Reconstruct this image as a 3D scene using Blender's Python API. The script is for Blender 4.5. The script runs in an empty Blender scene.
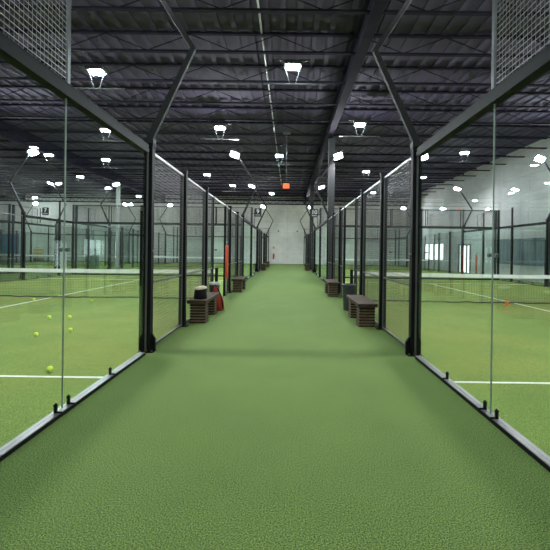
import bpy, math, random
from mathutils import Vector, Matrix
random.seed(4)
S = bpy.context.scene
C = S.collection
R = math.radians

# ------------------------------------------------------------------ camera
cam = bpy.data.cameras.new('camera')
cam.sensor_width = 36.0
cam.lens = 373.0 / 550.0 * 36.0
cam.shift_x = -12.0 / 550.0
cam.shift_y = -24.5 / 550.0
cam.clip_start = 0.05
cam.clip_end = 300
camo = bpy.data.objects.new('camera', cam)
camo.location = (0, 0, 1.55)
camo.rotation_euler = (R(90), R(-0.75), 0)
C.objects.link(camo)
S.camera = camo

# ------------------------------------------------------------------ world / exposure
W = bpy.data.worlds.new('world')
S.world = W
W.use_nodes = True
W.node_tree.nodes['Background'].inputs[0].default_value = (0.02, 0.02, 0.025, 1)
S.view_settings.view_transform = 'Standard'
S.view_settings.look = 'None'
S.view_settings.gamma = 1
S.view_settings.use_curve_mapping = False
S.view_settings.exposure = 0.0
S.cycles.transparent_max_bounces = 48
S.cycles.max_bounces = 6
LAMP_FLOOD = 1220.0     # emission strength of the pole floodlights
LAMP_CEIL = 520.0      # emission strength of the ceiling fixtures

# hall dimensions
XW0, XW1, YW0, YW1, HT = -34.0, 13.6, -9.0, 42.6, 7.7

# ------------------------------------------------------------------ materials
def mat(name, col, rough=0.6, metal=0.0, emit=None, es=0.0, noise=0.0, nscale=20.0, bump=0.0, spec=0.5):
    m = bpy.data.materials.new(name)
    m.use_nodes = True
    nt = m.node_tree
    b = nt.nodes['Principled BSDF']
    b.inputs['Roughness'].default_value = rough
    b.inputs['Metallic'].default_value = metal
    b.inputs['Specular IOR Level'].default_value = spec
    c = (*col, 1)
    b.inputs['Base Color'].default_value = c
    if noise or bump:
        tc = nt.nodes.new('ShaderNodeTexCoord')
        n = nt.nodes.new('ShaderNodeTexNoise')
        n.inputs['Scale'].default_value = nscale
        n.inputs['Detail'].default_value = 4
        nt.links.new(tc.outputs['Object'], n.inputs['Vector'])
        if noise:
            r = nt.nodes.new('ShaderNodeValToRGB')
            r.color_ramp.elements[0].position = 0.3
            r.color_ramp.elements[1].position = 0.7
            r.color_ramp.elements[0].color = tuple(x * (1 - noise) for x in col) + (1,)
            r.color_ramp.elements[1].color = tuple(min(1, x * (1 + noise)) for x in col) + (1,)
            nt.links.new(n.outputs['Fac'], r.inputs['Fac'])
            nt.links.new(r.outputs['Color'], b.inputs['Base Color'])
        if bump:
            bp = nt.nodes.new('ShaderNodeBump')
            bp.inputs['Strength'].default_value = bump
            bp.inputs['Distance'].default_value = 0.01
            nt.links.new(n.outputs['Fac'], bp.inputs['Height'])
            nt.links.new(bp.outputs['Normal'], b.inputs['Normal'])
    if emit:
        b.inputs['Emission Color'].default_value = (*emit, 1)
        b.inputs['Emission Strength'].default_value = es
    return m

def turf(name, dark, mid, light, sand=None, sandamt=0.0):
    m = bpy.data.materials.new(name)
    m.use_nodes = True
    nt = m.node_tree
    L = nt.links.new
    b = nt.nodes['Principled BSDF']
    b.inputs['Roughness'].default_value = 0.95
    b.inputs['Specular IOR Level'].default_value = 0.15
    g = nt.nodes.new('ShaderNodeNewGeometry')
    def noise(scale, det=2, rough=0.6):
        n = nt.nodes.new('ShaderNodeTexNoise')
        n.inputs['Scale'].default_value = scale
        n.inputs['Detail'].default_value = det
        n.inputs['Roughness'].default_value = rough
        L(g.outputs['Position'], n.inputs['Vector'])
        return n
    fine = noise(115, 3, 0.85)
    r = nt.nodes.new('ShaderNodeValToRGB')
    e = r.color_ramp.elements
    e[0].position = 0.40; e[0].color = (*dark, 1)
    e[1].position = 0.60; e[1].color = (*light, 1)
    k = e.new(0.5); k.color = (*mid, 1)
    L(fine.outputs['Fac'], r.inputs['Fac'])
    big = noise(0.9, 3)
    mr = nt.nodes.new('ShaderNodeMapRange')
    mr.inputs['To Min'].default_value = 0.82
    mr.inputs['To Max'].default_value = 1.18
    L(big.outputs['Fac'], mr.inputs['Value'])
    mx = nt.nodes.new('ShaderNodeMix'); mx.data_type = 'RGBA'; mx.blend_type = 'MULTIPLY'
    mx.inputs[0].default_value = 1
    L(r.outputs['Color'], mx.inputs[6]); L(mr.outputs['Result'], mx.inputs[7])
    out = mx.outputs[2]
    if sand:
        s1 = noise(14, 5, 0.8); s2 = noise(0.45, 2)
        mm = nt.nodes.new('ShaderNodeMath'); mm.operation = 'MULTIPLY'
        L(s1.outputs['Fac'], mm.inputs[0]); L(s2.outputs['Fac'], mm.inputs[1])
        rr = nt.nodes.new('ShaderNodeMapRange')
        rr.inputs['From Min'].default_value = 0.2; rr.inputs['From Max'].default_value = 0.36
        rr.inputs['To Max'].default_value = sandamt
        L(mm.outputs[0], rr.inputs['Value'])
        m2 = nt.nodes.new('ShaderNodeMix'); m2.data_type = 'RGBA'
        L(rr.outputs['Result'], m2.inputs[0]); L(out, m2.inputs[6])
        m2.inputs[7].default_value = (*sand, 1)
        out = m2.outputs[2]
    L(out, b.inputs['Base Color'])
    return m

def glass_mat():
    m = bpy.data.materials.new('tempered_glass')
    m.use_nodes = True
    nt = m.node_tree
    nt.nodes.remove(nt.nodes['Principled BSDF'])
    out = nt.nodes['Material Output']
    t = nt.nodes.new('ShaderNodeBsdfTransparent'); t.inputs[0].default_value = (0.955, 0.985, 0.975, 1)
    gl = nt.nodes.new('ShaderNodeBsdfGlossy'); gl.inputs['Roughness'].default_value = 0.0
    gl.inputs[0].default_value = (0.9, 1, 0.98, 1)
    f = nt.nodes.new('ShaderNodeFresnel')
    ge = nt.nodes.new('ShaderNodeNewGeometry'); mr = nt.nodes.new('ShaderNodeMapRange')
    mr.inputs['To Min'].default_value = 1.38; mr.inputs['To Max'].default_value = 1 / 1.38   # same pane seen from inside the glass
    nt.links.new(ge.outputs['Backfacing'], mr.inputs['Value']); nt.links.new(mr.outputs['Result'], f.inputs[0])
    mx = nt.nodes.new('ShaderNodeMixShader')
    L = nt.links.new
    L(f.outputs[0], mx.inputs[0]); L(t.outputs[0], mx.inputs[1]); L(gl.outputs[0], mx.inputs[2])
    L(mx.outputs[0], out.inputs[0])
    return m

def concrete(name, base, panel=3.0, axis='X'):
    m = bpy.data.materials.new(name)
    m.use_nodes = True
    nt = m.node_tree; L = nt.links.new
    b = nt.nodes['Principled BSDF']; b.inputs['Roughness'].default_value = 0.85
    b.inputs['Specular IOR Level'].default_value = 0.2
    g = nt.nodes.new('ShaderNodeNewGeometry')
    n = nt.nodes.new('ShaderNodeTexNoise'); n.inputs['Scale'].default_value = 0.5; n.inputs['Detail'].default_value = 6
    n.inputs['Roughness'].default_value = 0.65
    L(g.outputs['Position'], n.inputs['Vector'])
    r = nt.nodes.new('ShaderNodeValToRGB')
    r.color_ramp.elements[0].position = 0.3; r.color_ramp.elements[0].color = tuple(x * 0.78 for x in base) + (1,)
    r.color_ramp.elements[1].position = 0.7; r.color_ramp.elements[1].color = tuple(min(1, x * 1.12) for x in base) + (1,)
    L(n.outputs['Fac'], r.inputs['Fac'])
    # block courses
    sp = nt.nodes.new('ShaderNodeSeparateXYZ'); L(g.outputs['Position'], sp.inputs[0])
    cb = nt.nodes.new('ShaderNodeCombineXYZ')
    L(sp.outputs['X' if axis == 'X' else 'Y'], cb.inputs[0]); L(sp.outputs['Z'], cb.inputs[1])
    bt = nt.nodes.new('ShaderNodeTexBrick')
    bt.inputs['Scale'].default_value = 1.0
    bt.inputs['Brick Width'].default_value = panel
    bt.inputs['Row Height'].default_value = panel * 0.5
    bt.inputs['Mortar Size'].default_value = 0.012
    bt.offset = 0.0
    bt.inputs['Color1'].default_value = (1, 1, 1, 1); bt.inputs['Color2'].default_value = (0.93, 0.94, 0.94, 1)
    bt.inputs['Mortar'].default_value = (0.72, 0.72, 0.72, 1)
    L(cb.outputs[0], bt.inputs['Vector'])
    mx = nt.nodes.new('ShaderNodeMix'); mx.data_type = 'RGBA'; mx.blend_type = 'MULTIPLY'; mx.inputs[0].default_value = 1
    L(r.outputs['Color'], mx.inputs[6]); L(bt.outputs['Color'], mx.inputs[7])
    L(mx.outputs[2], b.inputs['Base Color'])
    return m

M = {}
M['turf_aisle'] = turf('turf_aisle', (0.022, 0.052, 0.016), (0.080, 0.145, 0.036), (0.24, 0.30, 0.082))
M['turf_court'] = turf('turf_court', (0.06, 0.105, 0.020), (0.138, 0.210, 0.044), (0.28, 0.345, 0.085), (0.36, 0.27, 0.06), 0.3)
M['line'] = mat('white_line_turf', (0.75, 0.76, 0.66), 0.9, noise=0.1, nscale=60)
M['black'] = mat('black_powder_coat', (0.008, 0.008, 0.009), 0.6, noise=0.2, nscale=8, spec=0.1)
M['darkmetal'] = mat('dark_grey_steel', (0.035, 0.035, 0.038), 0.5, 0.2, noise=0.2, nscale=5)
M['rail'] = mat('grey_steel_rail', (0.13, 0.13, 0.14), 0.4, 0.6, noise=0.15, nscale=6)
M['alu'] = mat('brushed_aluminium', (0.26, 0.255, 0.25), 0.45, 0.8, noise=0.12, nscale=4)
M['wire'] = mat('welded_wire', (0.07, 0.07, 0.075), 0.4, 0.6)
M['wire_bright'] = mat('galvanised_wire', (0.30, 0.29, 0.31), 0.35, 0.7)
M['glass'] = glass_mat()
M['seam'] = mat('glass_edge_strip', (0.24, 0.29, 0.27), 0.3, noise=0.1)
M['net'] = mat('net_cord', (0.02, 0.022, 0.02), 0.9)
M['band'] = mat('white_net_tape', (0.93, 0.93, 0.92), 0.8, noise=0.03, nscale=5)
M['wood'] = mat('weathered_timber', (0.050, 0.031, 0.020), 0.7, noise=0.35, nscale=12, spec=0.2)
M['wood_edge'] = mat('pale_timber_edge', (0.26, 0.20, 0.12), 0.7, noise=0.3, nscale=20)
M['ball'] = mat('tennis_felt', (0.80, 0.95, 0.07), 0.9, noise=0.08, nscale=80)
M['ballseam'] = mat('ball_seam', (0.85, 0.86, 0.75), 0.8)
M['red'] = mat('red_fabric', (0.42, 0.035, 0.02), 0.75, noise=0.2, nscale=15)
M['orange'] = mat('orange_red_foam', (0.62, 0.075, 0.025), 0.7, noise=0.08, nscale=10)
M['conemat'] = mat('orange_plastic', (0.85, 0.25, 0.03), 0.5)
M['binmat'] = mat('grey_plastic', (0.035, 0.042, 0.045), 0.55, noise=0.15, nscale=8)
M['bagwhite'] = mat('pale_bin_liner', (0.5, 0.54, 0.53), 0.5)
M['cream'] = mat('cream_towel', (0.72, 0.62, 0.48), 0.9, noise=0.12, nscale=30)
M['ceil'] = mat('dark_painted_deck', (0.058, 0.043, 0.100), 0.85, noise=0.12, nscale=1.2)
M['joist'] = mat('dark_painted_joist', (0.020, 0.016, 0.032), 0.9, noise=0.2, nscale=3, spec=0.1)
M['conduit'] = mat('galvanised_conduit', (0.42, 0.43, 0.42), 0.4, 0.3, noise=0.1)
M['column'] = mat('grey_painted_column', (0.018, 0.016, 0.019), 0.7, noise=0.15, nscale=3)
M['palecol'] = mat('pale_painted_column', (0.48, 0.48, 0.48), 0.6, noise=0.1, nscale=3)
M['wall_back'] = concrete('pale_concrete_back', (0.84, 0.78, 0.75), 2.4, 'X')
M['wall_side'] = concrete('grey_concrete_side', (0.47, 0.46, 0.455), 3.0, 'Y')
M['flood'] = mat('floodlight_lens', (0.9, 0.9, 0.9), 0.3, emit=(0.93, 0.95, 1.0), es=LAMP_FLOOD)
M['ceilam'] = mat('ceiling_light_lens', (0.9, 0.9, 0.9), 0.3, emit=(0.80, 1.0, 0.98), es=LAMP_CEIL)
M['dayglass'] = mat('daylit_window', (0.8, 0.8, 0.8), 0.3, emit=(0.95, 0.98, 1.0), es=2.5)
M['glowred'] = mat('orange_lit_box', (0.8, 0.1, 0.02), 0.4, emit=(1.0, 0.12, 0.03), es=.9)
M['redlamp'] = mat('red_lamp', (0.7, 0.03, 0.03), 0.4, emit=(1, 0.02, 0.02), es=0.6)
M['sign'] = mat('black_sign_board', (0.012, 0.012, 0.014), 0.4)
M['white'] = mat('white_paint', (0.8, 0.8, 0.8), 0.5, noise=0.04)
M['teal'] = mat('dark_teal_boards', (0.075, 0.10, 0.115), 0.7, noise=0.35, nscale=0.9)
M['blue'] = mat('blue_banner', (0.10, 0.28, 0.50), 0.6, noise=0.2, nscale=2)
M['yellow'] = mat('yellow_box', (0.62, 0.36, 0.05), 0.6, noise=0.2, nscale=5)
M['locker'] = mat('dark_cabinet', (0.05, 0.075, 0.075), 0.5, noise=0.15, nscale=5)
M['extred'] = mat('extinguisher_red', (0.55, 0.03, 0.02), 0.35)
M['notice'] = mat('faded_red_notice', (0.62, 0.30, 0.28), 0.6)
M['polegrey'] = mat('dark_painted_pole', (0.020, 0.019, 0.022), 0.6, noise=0.2, nscale=6, spec=0.25)
M['chrome'] = mat('bolt_metal', (0.7, 0.7, 0.7), 0.25, 1.0)

# ------------------------------------------------------------------ mesh builder
class MB:
    def __init__(s):
        s.v, s.f = [], []
    def box(s, x0, x1, y0, y1, z0, z1):
        n = len(s.v)
        s.v += [(x, y, z) for z in (z0, z1) for (x, y) in ((x0, y0), (x1, y0), (x1, y1), (x0, y1))]
        s.f += [tuple(n + i for i in q) for q in ((3, 2, 1, 0), (4, 5, 6, 7), (0, 1, 5, 4), (1, 2, 6, 5), (2, 3, 7, 6), (3, 0, 4, 7))]
        return s
    def bar(s, a, b, w, h, up=(0, 0, 1), w2=None, h2=None):
        a, b = Vector(a), Vector(b)
        d = (b - a).normalized(); u = Vector(up)
        if abs(d.dot(u)) > 0.98: u = Vector((0, 1, 0))
        r = d.cross(u).normalized(); u = r.cross(d).normalized()
        w2 = w if w2 is None else w2; h2 = h if h2 is None else h2
        n = len(s.v)
        for p, ww, hh in ((a, w, h), (b, w2, h2)):
            for i, j in ((-1, -1), (1, -1), (1, 1), (-1, 1)):
                s.v.append(tuple(p + r * (i * ww / 2) + u * (j * hh / 2)))
        s.f += [tuple(n + i for i in q) for q in ((3, 2, 1, 0), (4, 5, 6, 7), (0, 1, 5, 4), (1, 2, 6, 5), (2, 3, 7, 6), (3, 0, 4, 7))]
        return s
    def tube(s, pts, r, seg=8, cap=True):
        pts = [Vector(p) for p in pts]; n0 = len(s.v)
        rr = r if isinstance(r, (list, tuple)) else [r] * len(pts)
        ref = Vector((0, 0, 1))
        for i, p in enumerate(pts):
            d = (pts[min(i + 1, len(pts) - 1)] - pts[max(i - 1, 0)]).normalized()
            q = ref if abs(d.dot(ref)) < 0.95 else Vector((1, 0, 0))
            a = d.cross(q).normalized(); b = a.cross(d).normalized()
            for k in range(seg):
                t = 2 * math.pi * k / seg
                s.v.append(tuple(p + a * (math.cos(t) * rr[i]) + b * (math.sin(t) * rr[i])))
        for i in range(len(pts) - 1):
            for k in range(seg):
                a0 = n0 + i * seg + k; a1 = n0 + i * seg + (k + 1) % seg
                s.f.append((a0, a1, a1 + seg, a0 + seg))
        if cap:
            s.f.append(tuple(n0 + k for k in range(seg))[::-1])
            s.f.append(tuple(n0 + (len(pts) - 1) * seg + k for k in range(seg)))
        return s
    def lathe(s, prof, c=(0, 0, 0), seg=16, sx=1, sy=1):
        n0 = len(s.v)
        for r, z in prof:
            for k in range(seg):
                t = 2 * math.pi * k / seg
                s.v.append((c[0] + math.cos(t) * r * sx, c[1] + math.sin(t) * r * sy, c[2] + z))
        for i in range(len(prof) - 1):
            for k in range(seg):
                a0 = n0 + i * seg + k; a1 = n0 + i * seg + (k + 1) % seg
                s.f.append((a0, a1, a1 + seg, a0 + seg))
        s.f.append(tuple(n0 + k for k in range(seg))[::-1])
        s.f.append(tuple(n0 + (len(prof) - 1) * seg + k for k in range(seg)))
        return s
    def prism(s, poly, y0, y1):
        """poly: list of (x, z) swept along y"""
        n = len(s.v); k = len(poly)
        s.v += [(x, y0, z) for x, z in poly] + [(x, y1, z) for x, z in poly]
        s.f.append(tuple(range(n, n + k))); s.f.append(tuple(range(n + 2 * k - 1, n + k - 1, -1)))
        for i in range(k):
            j = (i + 1) % k
            s.f.append((n + i, n + k + i, n + k + j, n + j))
        return s
    def mesh(s, name, m, bevel=0, smooth=False):
        me = bpy.data.meshes.new(name)
        me.from_pydata(s.v, [], s.f); me.update()
        import bmesh
        bm = bmesh.new(); bm.from_mesh(me)
        bmesh.ops.recalc_face_normals(bm, faces=bm.faces)
        bm.to_mesh(me); bm.free()
        me.materials.append(m)
        if smooth:
            for p in me.polygons: p.use_smooth = True
        return me
    def build(s, name, m, parent=None, loc=(0, 0, 0), bevel=0, smooth=False):
        o = bpy.data.objects.new(name, s.mesh(name, m, smooth=smooth))
        C.objects.link(o); o.location = loc
        if parent: o.parent = parent
        if bevel:
            b = o.modifiers.new('bevel', 'BEVEL'); b.width = bevel; b.segments = 2; b.limit_method = 'ANGLE'
        return o

def link(name, me, parent=None, loc=(0, 0, 0), rz=0):
    o = bpy.data.objects.new(name, me); C.objects.link(o)
    o.location = loc; o.rotation_euler = (0, 0, rz)
    if parent: o.parent = parent
    return o
def tag(o, label, cat, group=None):
    o['label'] = label; o['category'] = cat
    if group: o['group'] = group
    return o
def thing(name, label, cat, loc=(0, 0, 0), group=None):
    o = bpy.data.objects.new(name, None); C.objects.link(o); o.location = loc
    o.empty_display_size = 0.2
    return tag(o, label, cat, group)
def struct(o):
    o['kind'] = 'structure'; return o
def kids(o): return [c for c in bpy.data.objects if c.parent == o]
def copy_tree(o, parent=None):
    c = o.copy(); C.objects.link(c); c.parent = parent
    for ch in kids(o): copy_tree(ch, c)
    return c

# ------------------------------------------------------------------ room shell
struct(MB().box(XW0, XW1, YW0, YW1, -0.2, 0.0).build('floor', M['turf_aisle']))
struct(MB().box(XW0 - .2, XW1 + .2, YW1, YW1 + .2, -0.2, HT).build('wall_back', M['wall_back']))
struct(MB().box(XW0 - .2, XW1 + .2, YW0 - .2, YW0, -0.2, HT).build('wall_front', M['wall_back']))
struct(MB().box(XW0 - .2, XW0, YW0, YW1, -0.2, HT).build('wall_left', M['wall_side']))
# right wall with openings for the window and the glazed door
WY0, WY1, WZ0, WZ1 = 32.3, 37.0, 0.85, 2.35
DY0, DY1, DZ1 = 27.6, 29.6, 2.2
rw = MB()
rw.box(XW1, XW1 + .2, YW0, DY0, -.2, HT).box(XW1, XW1 + .2, DY0, DY1, DZ1, HT).box(XW1, XW1 + .2, DY1, WY0, -.2, HT)
rw.box(XW1, XW1 + .2, WY0, WY1, -.2, WZ0).box(XW1, XW1 + .2, WY0, WY1, WZ1, HT).box(XW1, XW1 + .2, WY1, YW1, -.2, HT)
struct(rw.build('wall_right', M['wall_side']))
win = MB()
for k in range(5):
    y = WY0 + (WY1 - WY0 - .08) * k / 4
    win.box(XW1 - .03, XW1 + .1, y, y + .08, WZ0, WZ1)
win.box(XW1 - .03, XW1 + .1, WY0, WY1, WZ0 - .05, WZ0 + .03).box(XW1 - .03, XW1 + .1, WY0, WY1, WZ1 - .03, WZ1 + .05)
w1 = struct(win.build('window_1', M['rail']))
MB().box(XW1 + .1, XW1 + .14, WY0, WY1, WZ0, WZ1).build('window_pane', M['dayglass'], w1)
dr = MB()
dr.box(XW1 - .05, XW1 + .1, DY0, DY0 + .14, 0, DZ1).box(XW1 - .05, XW1 + .1, DY1 - .14, DY1, 0, DZ1).box(XW1 - .05, XW1 + .1, DY0, DY1, DZ1 - .1, DZ1 + .03)
dr.box(XW1 - .02, XW1 + .1, DY0 + .62, DY0 + .72, 0, DZ1)
d1 = struct(dr.build('door_1', M['darkmetal']))
MB().box(XW1 + .06, XW1 + .1, DY0, DY1, 0.05, DZ1).build('door_pane', M['dayglass'], d1)
MB().box(XW1 - .06, XW1 - .02, DY0 + .66, DY0 + .70, 0.95, 1.25).build('door_handle', M['chrome'], d1)

# ceiling: deck with ribs, open-web joists, girders
ce = MB().box(XW0 - .2, XW1 + .2, YW0 - .2, YW1 + .2, HT, HT + .2)
for i in range(int((XW1 - XW0) / 0.45)):
    x = XW0 + i * 0.45
    ce.box(x, x + .14, YW0, YW1, HT - .05, HT + .01)
ceiling = struct(ce.build('ceiling', M['ceil']))
jm = MB()
jm.box(XW0, XW1, -.05, .05, -.04, .03).box(XW0, XW1, -.05, .05, -.55, -.50)
nx = int((XW1 - XW0) / 1.2)
for i in range(nx):
    x = XW0 + i * 1.2
    a, b = ((x, 0, -.04), (x + 1.2, 0, -.5)) if i % 2 == 0 else ((x, 0, -.5), (x + 1.2, 0, -.04))
    jm.bar(a, b, .02, .02)
jmesh = jm.mesh('joist', M['joist'])
JY = [YW0 + 1.2 + 1.83 * k for k in range(28)]
for y in JY:
    link('joist', jmesh, ceiling, (0, y, HT - .06))
for gx in (1.95, -14.0, -30.0):
    g = MB()
    g.box(gx - .14, gx + .14, YW0, YW1, HT - .78, HT - .74).box(gx - .02, gx + .02, YW0, YW1, HT - .76, HT - .05).box(gx - .14, gx + .14, YW0, YW1, HT - .09, HT - .05)
    g.build('girder', M['joist'], ceiling)
# dark edge truss along the back wall
et = MB().box(XW0, XW1, YW1 - .35, YW1 - .05, HT - .5, HT - .4).box(XW0, XW1, YW1 - .35, YW1 - .05, HT - .95, HT - .85)
for i in range(60):
    x = XW0 + i * .79
    et.bar((x, YW1 - .2, HT - .45), (x + .4, YW1 - .2, HT - .9), .04, .04)
    et.bar((x + .4, YW1 - .2, HT - .9), (x + .79, YW1 - .2, HT - .45), .04, .04)
et.build('edge_truss', M['joist'], ceiling)
# pale conduit running between the joists
for a, b in zip(JY[:-1], JY[1:]):
    if 6 < a < 34:
        MB().tube([(-.86 + (a + 0.12) * .008, a + .12, HT - .12), (-.86 + (b - .15) * .008, b - .15, HT - .12)], .028, 8).build('conduit', M['conduit'], ceiling)

def column(x, y, w, m, label):
    c = MB()
    c.box(x - w / 2, x + w / 2, y - w / 2, y + w / 2, 0, HT - .78)
    c.box(x - w / 2 - .05, x + w / 2 + .05, y - w / 2 - .05, y + w / 2 + .05, 0, .03)
    o = c.build('steel_column', m)
    return tag(o, label, 'column', 'roof columns')

# ------------------------------------------------------------------ shared wire mesh sheets
def wire_mesh(name, L_, z0, z1, m, cell=.05, t=.0038, ax='y', tv=None):
    b = MB(); n = round(L_ / cell); th = t
    for i in range(1, n):
        p = L_ * i / n; t = tv or th
        if ax == 'y': b.box(-t / 2, t / 2, p - t / 2, p + t / 2, z0, z1)
        else: b.box(p - t / 2, p + t / 2, -t / 2, t / 2, z0, z1)
    n = round((z1 - z0) / cell); t = th
    for i in range(1, n):
        z = z0 + (z1 - z0) * i / n
        if ax == 'y': b.box(t / 2, t * 1.5, 0, L_, z - t / 2, z + t / 2)
        else: b.box(0, L_, t / 2, t * 1.5, z - t / 2, z + t / 2)
    return b.mesh(name, m)
WM_bay2 = wire_mesh('wire_mesh', 1.9, .06, 3.0, M['wire'])
WM_bay1 = wire_mesh('wire_mesh', .92, .06, 3.0, M['wire'])
WM_top = wire_mesh('wire_mesh', 1.96, 3.08, 4.0, M['wire_bright'], t=.0052, tv=.0022)
WM_topx = wire_mesh('wire_mesh', 1.96, 3.08, 4.0, M['wire'], ax='x')
HB = 3.0   # height of the glass

def glass_wall(x, y0, s, corner, label, mid_post=False):
    """4 m of 3 m glass along y; s = direction of the court (+1/-1); corner = 'near'/'far' end that carries the raised mesh"""
    t = thing('glass_wall', label, 'glass wall', (x, y0, 0), 'glass walls around the courts')
    bb = MB().box(-.045, .045, .06, 3.94, 0, .035).build('base_beam', M['black'], t)
    MB().box(-.040, .044, .062, 3.938, .035, .042).build('top_plate', M['alu'], bb)
    if s > 0: bb.children[0].scale[0] = 1
    for k in (0, 1):
        MB().box(-.006, .006, .06 + k * 1.944, 1.992 + k * 1.944, .042, HB - .03).build('glass_pane', M['glass'], t)
    MB().box(-.007, .007, 1.996, 2.001, .045, HB - .035).build('seam_strip', M['seam'], t)
    tb = MB().box(-.05, .05, .02, 3.95, HB + .055, HB + .07).box(-.05, -.042, .02, 3.95, HB - .05, HB + .06).box(.042, .05, .02, 3.95, HB - .05, HB + .06).box(-.042, .042, .02, 3.95, HB - .05, HB - .035)
    tb.build('top_beam', M['black'], t)
    for yy in ((1.90, 2.10, 2.95) if corner == 'near' else (1.90, 2.10, 1.05)):
        c = MB()
        c.box(-.013, .013, yy - .010, yy + .010, .042, .115)
        c.tube([(-.012, yy, .105), (.0, yy, .122), (.012, yy, .105)], .013, 8)
        c.bar((0, yy, .049), (-s * .055, yy, .049), .014, .014)
        c.build('glass_clamp', M['black'], t)
    for yy in (1.94, 2.055):
        c = MB().tube([(-.014, yy, 1.53), (.014, yy, 1.53)], .019, 12)
        c.build('glass_bolt', M['rail'], t)
    if mid_post:
        pq = 1.2 if corner == 'near' else 2.75
        MB().box(-.05, .05, pq, pq + .08, 0, HB - .05).build('post', M['black'], t)
        MB().box(-.04, .04, pq + .01, pq + .07, HB + .07, 4.04).build('post', M['black'], t)
    ym = 0.0 if corner == 'near' else 2.0
    wp = link('mesh_panel', WM_top, t, (0, ym + .02, 0))
    fr = MB().box(-.012, .012, ym, ym + .02, 3.07, 4.03).box(-.012, .012, ym + 1.98, ym + 2.0, 3.07, 4.03)
    if True:
        e = ym + 2.0 if corner == 'near' else ym - .03
        fr.box(-.012, .012, e + .004, e + .022, 3.07, 4.03)
    fr.box(-.012, .012, ym, ym + 2, 4.0, 4.03)
    fr.build('mesh_frame', M['rail'], wp)
    return t

def post_mesh(w=.12, d=.10, z=3.07, foot=1, big=False):
    b = MB().box(-w / 2, w / 2, -d / 2, d / 2, 0, z)
    return b

def mesh_fence(x, y0, s, dirn, label, lintel=False, far=False):
    """5 m of mesh fence starting at the glass; dirn=+1 grows toward +y"""
    t = thing('mesh_fence', label, 'fence', (x, y0, 0), 'mesh fences beside the net openings')
    stations = [0, 2, 4]
    for i, k in enumerate(stations):
        b = MB()
        w, d = ((.13, .11) if i == 0 else (.125, .10))
        yy = k * dirn + (.12 if i == 0 and not far else 0)
        b.box(-w / 2, w / 2, yy - d / 2, yy + d / 2, 0.012, 3.08)
        # lower sleeve and flared foot
        if i == 0:
            b.box(min(0, s * .105), max(0, s * .085), yy - d / 2 - .004, yy + d / 2 + .004, .012, 2.2)
            b.prism([(-s * .06, .30), (-s * .125, .20), (-s * .125, .012), (s * .08, .012), (s * .08, .30)], yy - .02, yy + .02)
        b.box(-.11, .11, yy - .08, yy + .08, 0, .012)
        b.box(-w / 2 - .008, w / 2 + .008, yy - d / 2 - .008, yy + d / 2 + .008, 3.08, 3.13)
        o = b.build('post', M['black'], t)
        if i == 0:
            for q in (-.09, .09):
                MB().tube([(q, yy - .06, .012), (q, yy - .06, .035)], .012, 6).build('bolt', M['rail'], o)
            MB().tube([(-s * .062, yy, 1.52), (-s * .078, yy, 1.52)], .016, 8).build('bolt', M['rail'], o)
    gp = MB().box(-.035, .035, 4.96 * dirn - .03, 4.96 * dirn + .03, 0, 3.05)
    gp.build('gate_post', M['black'], t)
    for k, L_, me in ((0, 2, WM_bay2), (2, 2, WM_bay2), (4, .96, WM_bay1)):
        a = k * dirn; b_ = (k + L_) * dirn
        lo, hi = min(a, b_), max(a, b_)
        off = .05 if L_ == 2 else .03
        wp = link('mesh_panel', me, t, (0, lo + off, 0))
        fr = MB()
        fr.box(-.018, .018, off * 0, hi - lo - 2 * off, 3.0, 3.04).box(-.018, .018, 0, hi - lo - 2 * off, .02, .055)
        fr.box(-.010, .010, 0, hi - lo - 2 * off, 1.02, 1.045)
        fr.box(-.012, .012, 0, .012, .03, 3.02).box(-.012, .012, hi - lo - 2 * off - .012, hi - lo - 2 * off, .03, 3.02)
        fr.build('panel_frame', M['rail'], wp)
    if lintel:
        a, b_ = sorted((5.0 * dirn, 7.0 * dirn))
        MB().box(-.02, .02, a - .01, b_ + .01, 3.0, 3.05).build('lintel', M['rail'], t)
    return t

def end_wall(x0, x1, y, label):
    t = thing('end_wall', label, 'glass wall', (x0, y, 0), 'glass walls across the court ends')
    n = 5; w = (x1 - x0) / n
    MB().box(.06, x1 - x0 - .06, -.045, .045, 0, .042).build('base_beam', M['black'], t)
    for k in range(n):
        MB().box(k * w + (.06 if k == 0 else .004), (k + 1) * w - (.06 if k == n - 1 else .004), -.006, .006, .042, HB - .03).build('glass_pane', M['glass'], t)
        l = (k * w + .02, 0, 0)
        o = link('mesh_panel', WM_topx, t, l)
        if k:
            MB().box(k * w - .05, k * w + .05, -.012, .012, 1.49, 1.57).build('glass_bracket', M['rail'], t)
    for k in range(n + 1):
        if 0 < k < n:      # glass butts together below, slim posts only above the beam
            b = MB().box(k * w - .022, k * w + .022, -.025, .025, HB + .06, 4.04)
        else:
            b = MB().box(k * w - .045, k * w + .045, -.05, .05, 0, 4.04)
            b.box(k * w - .09, k * w + .09, -.09, .09, 0, .012)
        b.build('post', M['black'], t)
    MB().box(0, x1 - x0, -.055, .055, HB - .05, HB + .07).build('top_beam', M['darkmetal'], t)
    MB().box(0, x1 - x0, -.015, .015, 4.0, 4.035).build('top_rail', M['rail'], t)
    return t

def court_floor(x0, x1, y0, lines=True):
    f = struct(MB().box(x0 + .05, x1 - .05, y0 + .05, y0 + 19.95, .0, .006).build('floor', M['turf_court']))
    L_ = MB()
    z0, z1 = .006, .009
    xc = (x0 + x1) / 2
    for dy in (2.95, 17.05):
        L_.box(x0 + .06, x1 - .06, y0 + dy - .025, y0 + dy + .025, z0, z1)
    L_.box(xc - .025, xc + .025, y0 + 2.975, y0 + 17.025, z0, z1)
    L_.build('court_lines', M['line'], f)

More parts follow.
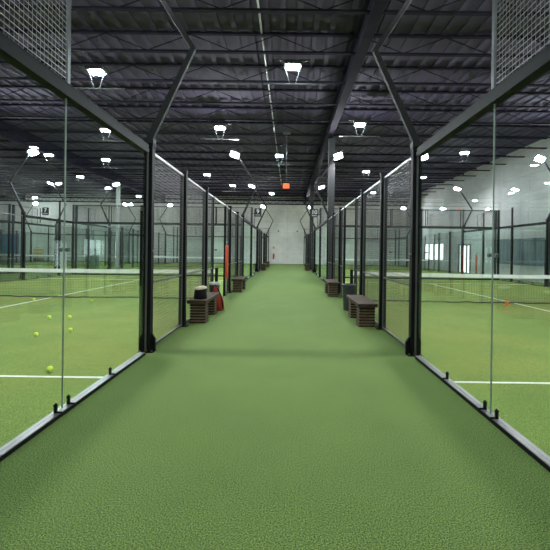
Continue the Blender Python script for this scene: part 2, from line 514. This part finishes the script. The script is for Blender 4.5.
def tennis_net(x0, x1, y, label):
    t = thing('court_net', label, 'net', ((x0 + x1) / 2, y, 0), 'court nets')
    hw = (x1 - x0) / 2 - .12
    def ztop(x): return .88 + .04 * (abs(x) / hw) ** 1.5
    b = MB(); th = .0045
    n = int(2 * hw / .05)
    for i in range(n + 1):
        x = -hw + 2 * hw * i / n
        b.box(x - th / 2, x + th / 2, -th / 2, th / 2, .02, ztop(x) - .03)
    for j in range(1, 17):
        z = .02 + j * .05
        b.box(-hw, hw, th / 2, th * 1.5, z - th / 2, z + th / 2)
    b.build('net_mesh', M['net'], t)
    tp = MB(); K = 24
    for i in range(K):
        xa = -hw + 2 * hw * i / K; xb = -hw + 2 * hw * (i + 1) / K
        tp.bar((xa, 0, ztop(xa) - .045), (xb, 0, ztop(xb) - .045), .012, .11)
    tp.build('net_band', M['band'], t)
    fo = MB(); rnd = random.Random(int(y * 7 + x0))
    pz = .03; px = -hw
    for i in range(40):
        nxp = -hw + 2 * hw * (i + 1) / 40; nz = .02 + rnd.random() * .03
        fo.bar((px, 0, pz), (nxp, 0, nz), .012, .028); px, pz = nxp, nz
    fo.build('bottom_cord', M['net'], t)
    for q in (-1, 1):
        p = MB().box(q * (hw + .05) - .04, q * (hw + .05) + .04, -.04, .04, .0, .97)
        p.tube([(q * (hw + .05), -.04, .80), (q * (hw + .05), -.07, .80)], .02, 8)
        p.box(q * (hw + .05) - .05, q * (hw + .05) + .05, -.05, .05, .96, .985)
        p.build('net_post', M['black'], t)
    return t

def light_pole(x, y, lean, label, ty=0):
    """lean: direction of the elbow; the head comes back over the fence toward the court"""
    t = thing('floodlight_pole', label, 'light pole', (x, y, 3.132), 'floodlight poles')
    e = (lean * .64, 0, 1.44)
    b = MB().box(-.075, .075, -.065, .065, 0, .07)
    b.bar((0, 0, .06), e, .07, .10, up=(1, 0, 0), w2=.055, h2=.075)
    b.bar(e, (-lean * .30, 0, 2.88), .055, .075, up=(1, 0, 0), w2=.05, h2=.06)
    b.build('pole', M['polegrey'], t)
    h = bpy.data.objects.new('lamp_head', MB().box(-.24, .24, -.17, .17, 0, .07).mesh('lamp_head', M['darkmetal'])); C.objects.link(h)
    h.parent = t; h.location = (-lean * .42, 0, 2.87)
    h.rotation_euler = (R(ty), R(20) * lean, 0)
    MB().box(-.17, .17, -.11, .11, -.03, 0).build('lens', M['flood'], h)
    return t

# ------------------------------------------------------------------ courts
XL, XR = -2.09, 1.93
Y1, Y2 = 1.5, 22.0
A = {  # name: (xa aisle side, xb outer side)
    'L': (XL, XL - 10.3), 'R': (XR, XR + 10.3), 'LL': (-16.1, -26.1)}
for x0, x1 in ((XL - 10.3, XL), (XR, XR + 10.3), (-26.1, -16.1)):
    for yy in (Y1, Y2):
        court_floor(x0, x1, yy)

CN = {('L', 1): 'nearest court on the left', ('R', 1): 'nearest court on the right',
      ('L', 2): 'second court on the left', ('R', 2): 'second court on the right',
      ('LL', 1): 'nearer court past the left aisle', ('LL', 2): 'farther court past the left aisle'}
def sides(key, row, which, parts):
    xa, xb = A[key]
    x = xa if which == 'aisle' else xb
    s = (1 if xb > xa else -1) * (1 if which == 'aisle' else -1)
    y = Y1 if row == 1 else Y2
    cn = CN[(key, row)]
    wn = {('L', 'aisle'): 'aisle side', ('R', 'aisle'): 'aisle side',
          ('L', 'outer'): 'left side', ('R', 'outer'): 'outer right side',
          ('LL', 'aisle'): 'right side', ('LL', 'outer'): 'left side'}[(key, which)]
    pw = which == 'outer'
    if 'gn' in parts: glass_wall(x, y, s, 'near', 'glass wall of the %s, near end, %s' % (cn, wn), pw)
    if 'mn' in parts: mesh_fence(x, y + 4, s, 1, 'mesh fence of the %s, before the net, %s' % (cn, wn), lintel=True, far=row == 2)
    if 'mf' in parts: mesh_fence(x, y + 16, s, -1, 'mesh fence of the %s, beyond the net, %s' % (cn, wn), far=True)
    if 'gf' in parts: glass_wall(x, y + 16, s, 'far', 'glass wall of the %s, far end, %s' % (cn, wn), pw)
ALL = ('gn', 'mn', 'mf', 'gf')
for k in ('L', 'R'):
    sides(k, 1, 'aisle', ALL)
    sides(k, 2, 'aisle', ALL)
    sides(k, 1, 'outer', ('mf', 'gf'))
    sides(k, 2, 'outer', ALL)
sides('LL', 1, 'aisle', ('gf',))
sides('LL', 2, 'aisle', ALL)
sides('LL', 2, 'outer', ('mf', 'gf'))
for k in ('L', 'R', 'LL'):
    x0, x1 = min(A[k]), max(A[k])
    end_wall(x0, x1, Y1 + 20.1, 'glass and mesh wall at the far end of the %s' % CN[(k, 1)])
    end_wall(x0, x1, Y2 - .1, 'glass and mesh wall at the near end of the %s' % CN[(k, 2)])
    end_wall(x0, x1, Y2 + 20.1, 'glass and mesh wall at the far end of the %s' % CN[(k, 2)])
    if k != 'LL':
        tennis_net(x0, x1, Y1 + 10, 'dark net with white top band across the %s' % CN[(k, 1)])
    tennis_net(x0, x1, Y2 + 10, 'dark net with white top band across the %s' % CN[(k, 2)])

# ------------------------------------------------------------------ floodlight poles
def pl(x, y, lean, where): light_pole(x, y, lean, 'floodlight on bent pole, ' + where, {5.62: 6, 17.5: -50, 26.0: -15, 38.0: -45}[y])
for y, a in ((5.62, 'the nearest one,'), (17.5, 'halfway down'), (26.0, 'third in line,'), (38.0, 'nearest the back wall,')):
    pl(XL, y, 1, '%s left of the central aisle' % a)
    pl(XR, y, -1, '%s right of the central aisle' % a)
for y, a in ((5.62, 'closest to the camera'), (17.5, 'second in line'), (26.0, 'third in line'), (38.0, 'near the back wall')):
    pl(XL - 10.3, y, -1, '%s on the far left fence' % a)
    pl(XR + 10.3, y, 1, '%s on the right wall fence' % a)
for y, a in ((26.0, 'nearer on the right fence'), (38.0, 'farther on the right fence')):
    pl(-16.1, y, 1, '%s of the court past the left aisle' % a)
pl(-26.1, 38.0, -1, 'on the leftmost fence near the back wall')

# ------------------------------------------------------------------ ceiling lights
def ceiling_light(x, y, label, z=6.85):
    t = thing('ceiling_light', label, 'ceiling light', (x, y, z), 'square ceiling lights')
    b = MB().box(-.25, .25, -.20, .20, .04, .13)
    for q in (-1, 1):
        b.bar((q * .20, 0, .13), (q * .42, 0, HT - .62 - z), .02, .02)
    b.box(-.5, .5, -.02, .02, HT - .64 - z, HT - .61 - z)
    b.build('housing', M['darkmetal'], t)
    MB().box(-.17, .17, -.13, .13, 0, .04).build('lens', M['ceilam'], t)
    g = MB().box(-.85, .85, -.015, .015, -.47, -.44)
    for q in (-1, 1):
        g.bar((q * .24, 0, .06), (q * .08, 0, -.455), .015, .015)
    g.box(-.24, -.20, -.012, .012, .05, .08).box(.20, .24, -.012, .012, .05, .08)
    g.build('hanging_frame', M['rail'], t)
CL = [(.1, 10.84, 'large square ceiling light over the central aisle, closest to the camera'),
      (-5.84, 11.32, 'square ceiling light over the nearest left court, before its net'),
      (-3.0, 16.35, 'square ceiling light just left of the central aisle, middle distance'),
      (-8.25, 16.85, 'square ceiling light seen through glass over the nearest left court'),
      (-.5, 21.0, 'square ceiling light over the aisle beneath the dashed conduit'),
      (3.0, 15.7, 'square ceiling light just right of the aisle girder'),
      (-11.0, 22.5, 'square ceiling light over the far left corner of the nearest left court'),
      (-13.8, 21.5, 'square ceiling light over the second aisle at left'),
      (-5.76, 26.6, 'square ceiling light over the start of the second left court'),
      (-4.57, 31.0, 'square ceiling light over the net of the second left court'),
      (-1.49, 35.1, 'small far ceiling light left of the hanging orange box'),
      (9.4, 19.9, 'square ceiling light seen through the right glass wall'),
      (7.74, 33.7, 'far ceiling light over the net of the second right court'),
      (5.2, 24.9, 'square ceiling light over the start of the second right court'),
      (-15.6, 28.0, 'ceiling light over the far left aisle beyond the second light pole'),
      (-15.9, 33.0, 'farther ceiling light over the far left aisle'),
      (-27.1, 40.0, 'ceiling light near the back wall at the far left'),
      (-15.2, 38.0, 'ceiling light near the back wall over the second aisle')]
for x, y, l in CL: ceiling_light(x, y, l)
# lights behind the camera, still in the hall
for i, (x, y) in enumerate(((-6, 0.5), (6, 0.5), (0, -4))):
    ceiling_light(x, y, ('square ceiling light behind the camera, left', 'square ceiling light behind the camera, right', 'square ceiling light behind the camera over the aisle')[i])

# ------------------------------------------------------------------ columns
column(2.08, 17.9, .30, M['column'], 'dark steel roof column in the right fence line, nearer one').location.x = 0
column(1.98, 30.6, .30, M['column'], 'grey steel roof column in the right fence line, farther one')
column(-13.9, 30.6, .24, M['palecol'], 'pale roof column in the second aisle at left')

# ------------------------------------------------------------------ hanging orange box
t = thing('hanging_exit_light', 'small orange lit box hanging on a thin rod above the central aisle', 'sign', (-.08, 17.7, 4.5))
MB().box(-.15, .15, -.05, .05, 0, .22).build('lit_box', M['glowred'], t)
MB().tube([(0, 0, .22), (0, 0, 2.66)], .011, 6).build('rod', M['rail'], t)
MB().box(-.18, .18, -.05, .05, 2.58, 2.68).build('ceiling_mount', M['rail'], t)

# ------------------------------------------------------------------ court number signs
def number_sign(x, y, z, num, label, arm):
    t = thing('court_sign', label, 'sign', (x, y, z), 'court number signs')
    MB().box(-.21, .21, -.02, .02, -.25, .25).build('board', M['sign'], t, bevel=.01)
    cu = bpy.data.curves.new('number', 'FONT'); cu.body = num; cu.size = .34; cu.align_x = 'CENTER'; cu.align_y = 'CENTER'; cu.extrude = .004; cu.offset = .008
    to = bpy.data.objects.new('tmp', cu); C.objects.link(to)
    dg = bpy.context.evaluated_depsgraph_get()
    me = bpy.data.meshes.new_from_object(to.evaluated_get(dg)); me.materials.clear(); me.materials.append(M['white'])
    bpy.data.objects.remove(to)
    n = link('number', me, t, (0, -.026, .05)); n.rotation_euler = (R(90), 0, 0)
    MB().box(-.14, .14, -.027, -.02, -.17, -.13).build('caption_strip', M['bagwhite'], t)
    MB().box(min(.2 * arm, arm * .34), max(.2 * arm, arm * .34), -.012, .012, -.1, -.06).box(arm * .34 - .02, arm * .34 + .02, -.02, .02, 3.14 - z, .2).build('bracket', M['darkmetal'], t)
number_sign(XL + .34, 22.05 + .05, 3.78, '9', 'black square sign with white number 9 above the left fence', -1)
number_sign(XR - .34, 22.05 + .05, 3.78, '10', 'black square sign with white number 10 above the right fence', 1)
number_sign(-16.1 + .34, 24.3, 3.9, '7', 'black square sign on the fence of the court past the left aisle', -1)

# ------------------------------------------------------------------ benches
def bench_proto():
    t = thing('slatted_bench', '', 'bench')
    MB().box(-.20, .20, 0, 1.55, .42, .49).build('seat', M['wood'], t, bevel=.006)
    for y in (.10, 1.12):
        b = MB(); e = MB()
        for k in range(7):
            z = .0 + k * .06
            b.box(-.165, .165, y, y + .30, z, z + .036)
            if k < 7: e.box(-.15, .15, y + .015, y + .285, z + .036, z + .06)
        bl = b.build('slatted_leg', M['wood'], t)
        e.build('spacer', M['wood_edge'], bl)
    return t
bp = bench_proto()
BN = [(-1.86, 7.72, 'brown slatted bench against the left fence, nearest, holding the black basket'),
      (1.66, 7.55, 'brown slatted bench against the right fence, nearest to the camera'),
      (-1.80, 13.5, 'brown slatted bench against the left fence beyond the red pad'),
      (1.60, 12.6, 'brown slatted bench against the right fence, in front of the roof column'),
      (-1.80, 28.2, 'small far brown bench against the left fence, nearer of the last two'),
      (-1.80, 34.0, 'farthest brown bench against the left fence'),
      (1.62, 28.8, 'small far brown bench against the right fence')]
for i, (x, y, l) in enumerate(BN):
    o = bp if i == 0 else copy_tree(bp)
    o.location = (x, y, 0); tag(o, l, 'bench', 'slatted benches along the aisle')

# ------------------------------------------------------------------ things by the benches
t = thing('ball_basket', 'black tapered basket with a cream towel on the nearest left bench', 'basket', (-1.86, 8.08, .49)); t.scale = (1.12, 1.12, 1.12)
MB().lathe([(.125, 0), (.13, .01), (.105, .19), (.095, .20), (.095, .18), (.10, .02), (.001, .015)], seg=20, sx=1.0, sy=1.1).build('basket', M['black'], t, smooth=True)
tw = MB().lathe([(.09, .0), (.118, .01), (.122, .03), (.10, .05), (.05, .062), (.001, .064)], seg=20)
tw.v = [(x, y, z + .006 * math.sin(14 * x + 9 * y) * 1.6) for x, y, z in tw.v]
tw.build('towel', M['cream'], t, (0, 0, .175), smooth=True)

def bin_(x, y, label, rim, k=1.0):
    t = thing('waste_bin', label, 'bin', (x, y, 0), 'bins beside the net posts'); t.scale = (k, k, 1)
    MB().lathe([(.125, 0), (.13, .01), (.17, .66), (.175, .68), (.16, .68), (.155, .66), (.12, .03), (.001, .02)], seg=24).build('body', M['binmat'], t, smooth=True)
    MB().lathe([(.176, .62), (.184, .64), (.184, .685), (.15, .69), (.15, .67), (.17, .65)], seg=24).build('liner', M[rim], t, smooth=True)
bin_(-1.905, 9.87, 'dark tapered bin with pale liner beside the left bench', 'bagwhite', .82)
bin_(1.64, 9.85, 'dark tapered bin behind the nearest right bench', 'binmat')

# red racket bag leaning by the bench
t = thing('racket_bag', 'red racket bag with black strap leaning at the end of the left bench', 'bag', (-1.735, 9.48, 0))
b = MB()
pr = [(.10, 0), (.155, .03), (.17, .15), (.165, .30), (.12, .42), (.07, .52), (.045, .60), (.02, .63)]
b.lathe(pr, seg=20, sx=1.0, sy=.5)
b.v = [(x - .10 * z, y - .10 * z + .02, z) for x, y, z in b.v]
b.build('body', M['red'], t, smooth=True)
st = MB(); pts = []
for k in range(13):
    a = k / 12
    z = .08 + .50 * a
    w = .135 + .05 * math.sin(a * math.pi) - .09 * a
    pts.append((w - .10 * z + .0, -.045 - .03 * math.sin(a * math.pi) - .03 * z, z))
st.tube(pts, .014, 6).build('strap', M['black'], t, smooth=True)
MB().tube([(-.06, -.06, .60), (-.085, -.07, .66), (-.05, -.06, .67), (-.03, -.06, .60)], .010, 6).build('handle', M['black'], t)

# red pads
t = MB()
t.tube([(0, 0, .60), (0, 0, .62), (0, 0, 1.68), (0, 0, 1.70)], [.03, .05, .05, .03], 12)
o = t.build('post_pad', M['orange'], None, (XL + .09, 12.42, 0), smooth=True)
tag(o, 'long red foam pad strapped upright to the left gate post', 'pad')
t = MB().tube([(0, 0, .05), (0, 0, .07), (0, 0, 1.42), (0, 0, 1.44)], [.03, .06, .06, .03], 12)
o = t.build('post_pad', M['orange'], None, (XR + 10.16, 23.8, 0), smooth=True)
tag(o, 'tall thin orange pad on the right court edge beside the glazed door', 'pad')
# red lamp on end wall
t = thing('alarm_lamp', 'small red lamp on top of a mesh post of the nearest right court', 'lamp', (XR + 8, Y1 + 20.1, 4.04))
MB().lathe([(.06, 0), (.06, .02), (.05, .08), (.02, .11), (.001, .115)], seg=12).build('lens', M['redlamp'], t, smooth=True)
MB().box(-.06, .06, -.06, .06, -.0, .008).build('base', M['black'], t)

# ------------------------------------------------------------------ balls
bs = bpy.data.meshes.new('ball')
import bmesh
bm = bmesh.new(); bmesh.ops.create_icosphere(bm, subdivisions=3, radius=.033); bm.to_mesh(bs); bm.free()
for p in bs.polygons: p.use_smooth = True
bs.materials.append(M['ball'])
sm = MB(); pts = []
for k in range(49):
    a = 2 * math.pi * k / 48
    v = Vector((math.cos(a) + .4 * math.cos(3 * a), math.sin(a) - .4 * math.sin(3 * a), 1.0 * math.sin(2 * a))).normalized() * .033
    pts.append(v)
seam = sm.tube(pts, .0014, 5).mesh('seam', M['ballseam'])
BL = [(-2.91, 4.61, 'yellow ball closest to the camera, lying on the white service line at left'),
      (-3.94, 6.82, 'yellow ball right of its twin, in the pair lying second closest to the camera'),
      (-4.31, 6.43, 'yellow ball left of its twin, in the pair lying second closest to the camera'),
      (-4.69, 8.08, 'yellow ball on the left court behind the glass seam, middle of the court'),
      (-5.11, 8.05, 'yellow ball left of the glass seam, middle of the left court'),
      (-5.54, 10.63, 'yellow ball near the foot of the left net, right one'),
      (-7.29, 10.77, 'yellow ball near the foot of the left net, left one')]
for x, y, l in BL:
    b_ = thing('padel_ball', l, 'ball', (x, y, .009), 'yellow balls on the left court'); b_.scale = (1.15,) * 3
    f = link('felt', bs, b_, (0, 0, .033)); link('seam', seam, f)
# orange marker cone by the right net
t = thing('marker_cone', 'small orange marker cone at the foot of the right net', 'cone', (6.62, 11.2, .006)); t.scale = (.65, .65, .65)
MB().box(-.11, .11, -.11, .11, 0, .012).build('base', M['conemat'], t)
MB().lathe([(.085, .012), (.03, .20), (.022, .215), (.001, .216)], seg=16).build('cone_body', M['conemat'], t, smooth=True)

# ------------------------------------------------------------------ wall things
t = thing('wall_boards', 'long dark teal padded boards fixed along the right grey wall', 'wall panel', (XW1, 13, 0))
for k in range(8):
    MB().box(-.08, -.005, k * 1.46, k * 1.46 + 1.44, .90, 2.42).build('board', M['teal'], t, bevel=.01)
t = thing('fire_extinguisher', 'red fire extinguisher on the back wall left of centre', 'fire extinguisher', (-1.53, YW1 - .12, .55))
MB().lathe([(.07, 0), (.09, .03), (.09, .5), (.05, .58), (.03, .60), (.03, .66), (.001, .67)], seg=14).build('cylinder', M['extred'], t, smooth=True)
MB().tube([(0, -.02, .64), (.1, -.05, .6), (.12, -.05, .25)], .015, 6).build('hose', M['black'], t)
MB().box(-.08, .08, .02, .12, .3, .36).build('wall_bracket', M['darkmetal'], t)
o = MB().box(-.1, .1, 0, .02, 0, .22).build('wall_notice', M['notice'], None, (-1.53, YW1 - .025, 1.75))
tag(o, 'small red notice on the back wall above the fire extinguisher', 'sign')
for x, l in ((-1.0, 'left'), (1.15, 'right')):
    o = MB().tube([(0, 0, 0), (0, -.12, 0), (0, -.16, -.03)], [.07, .09, .05], 10).build('wall_fixture', M['darkmetal'], None, (x, YW1, 3.75))
    tag(o, 'small dark round fixture high on the back wall, %s of the pair' % l, 'fixture', 'wall fixtures')

# left side background
t = thing('banner_stand', 'white upright banner stand beside the fence past the left aisle', 'banner', (-15.45, 25.6, 0))
MB().box(-.33, .33, -.012, .012, .08, 1.85).build('panel', M['white'], t)
MB().box(-.36, .36, -.10, .10, 0, .08).build('base', M['rail'], t)
MB().box(-.02, .02, .015, .045, .08, 1.8).build('support', M['rail'], t)
t = thing('storage_cabinet', 'dark upright cabinet standing in the second aisle at left', 'cabinet', (-13.1, 25.4, 0))
MB().box(-.22, .22, -.2, .2, .04, 1.5).build('body', M['locker'], t, bevel=.01)
for k in (0, 1):
    d = MB().box(-.215 + k * .22, -.005 + k * .22, -.215, -.202, .08, 1.46).build('door', M['locker'], t, bevel=.004)
    MB().box(-.03 + k * .04, -.015 + k * .04, -.235, -.215, .7, .86).build('handle', M['chrome'], d)
MB().box(-.2, .2, -.18, .18, 0, .04).build('plinth', M['black'], t)
t = thing('notice_rack', 'orange and yellow display rack against the back wall at far left', 'rack', (-27.9, 41.9, 0))
MB().box(-.5, .5, -.15, .15, 0, .35).build('base', M['darkmetal'], t)
for k in range(3):
    MB().box(-.48 , .48, -.18, .12, .36 + k * .36, .66 + k * .36).build('box', M['yellow'], t, bevel=.01)
o = MB().box(-1.6, 1.6, 0, .03, 0, 2.2).build('wall_banner', M['blue'], None, (-32.2, YW1 - .04, .8))
tag(o, 'blue banner on the back wall at the far left edge', 'banner')
# bright narrow door windows on the back wall
for n_, x in ((2, -19.5), (3, -18.9)):
    w = MB().box(x - .24, x - .16, YW1 - .06, YW1 - .0, .3, 2.4).box(x + .16, x + .24, YW1 - .06, YW1, .3, 2.4).box(x - .24, x + .24, YW1 - .06, YW1, 2.32, 2.42).box(x - .24, x + .24, YW1 - .06, YW1, .22, .32)
    ww = struct(w.build('window_%d' % n_, M['darkmetal']))
    MB().box(x - .12, x + .12, YW1 - .03, YW1 - .002, .4, 2.3).build('window_pane', M['dayglass'], ww)
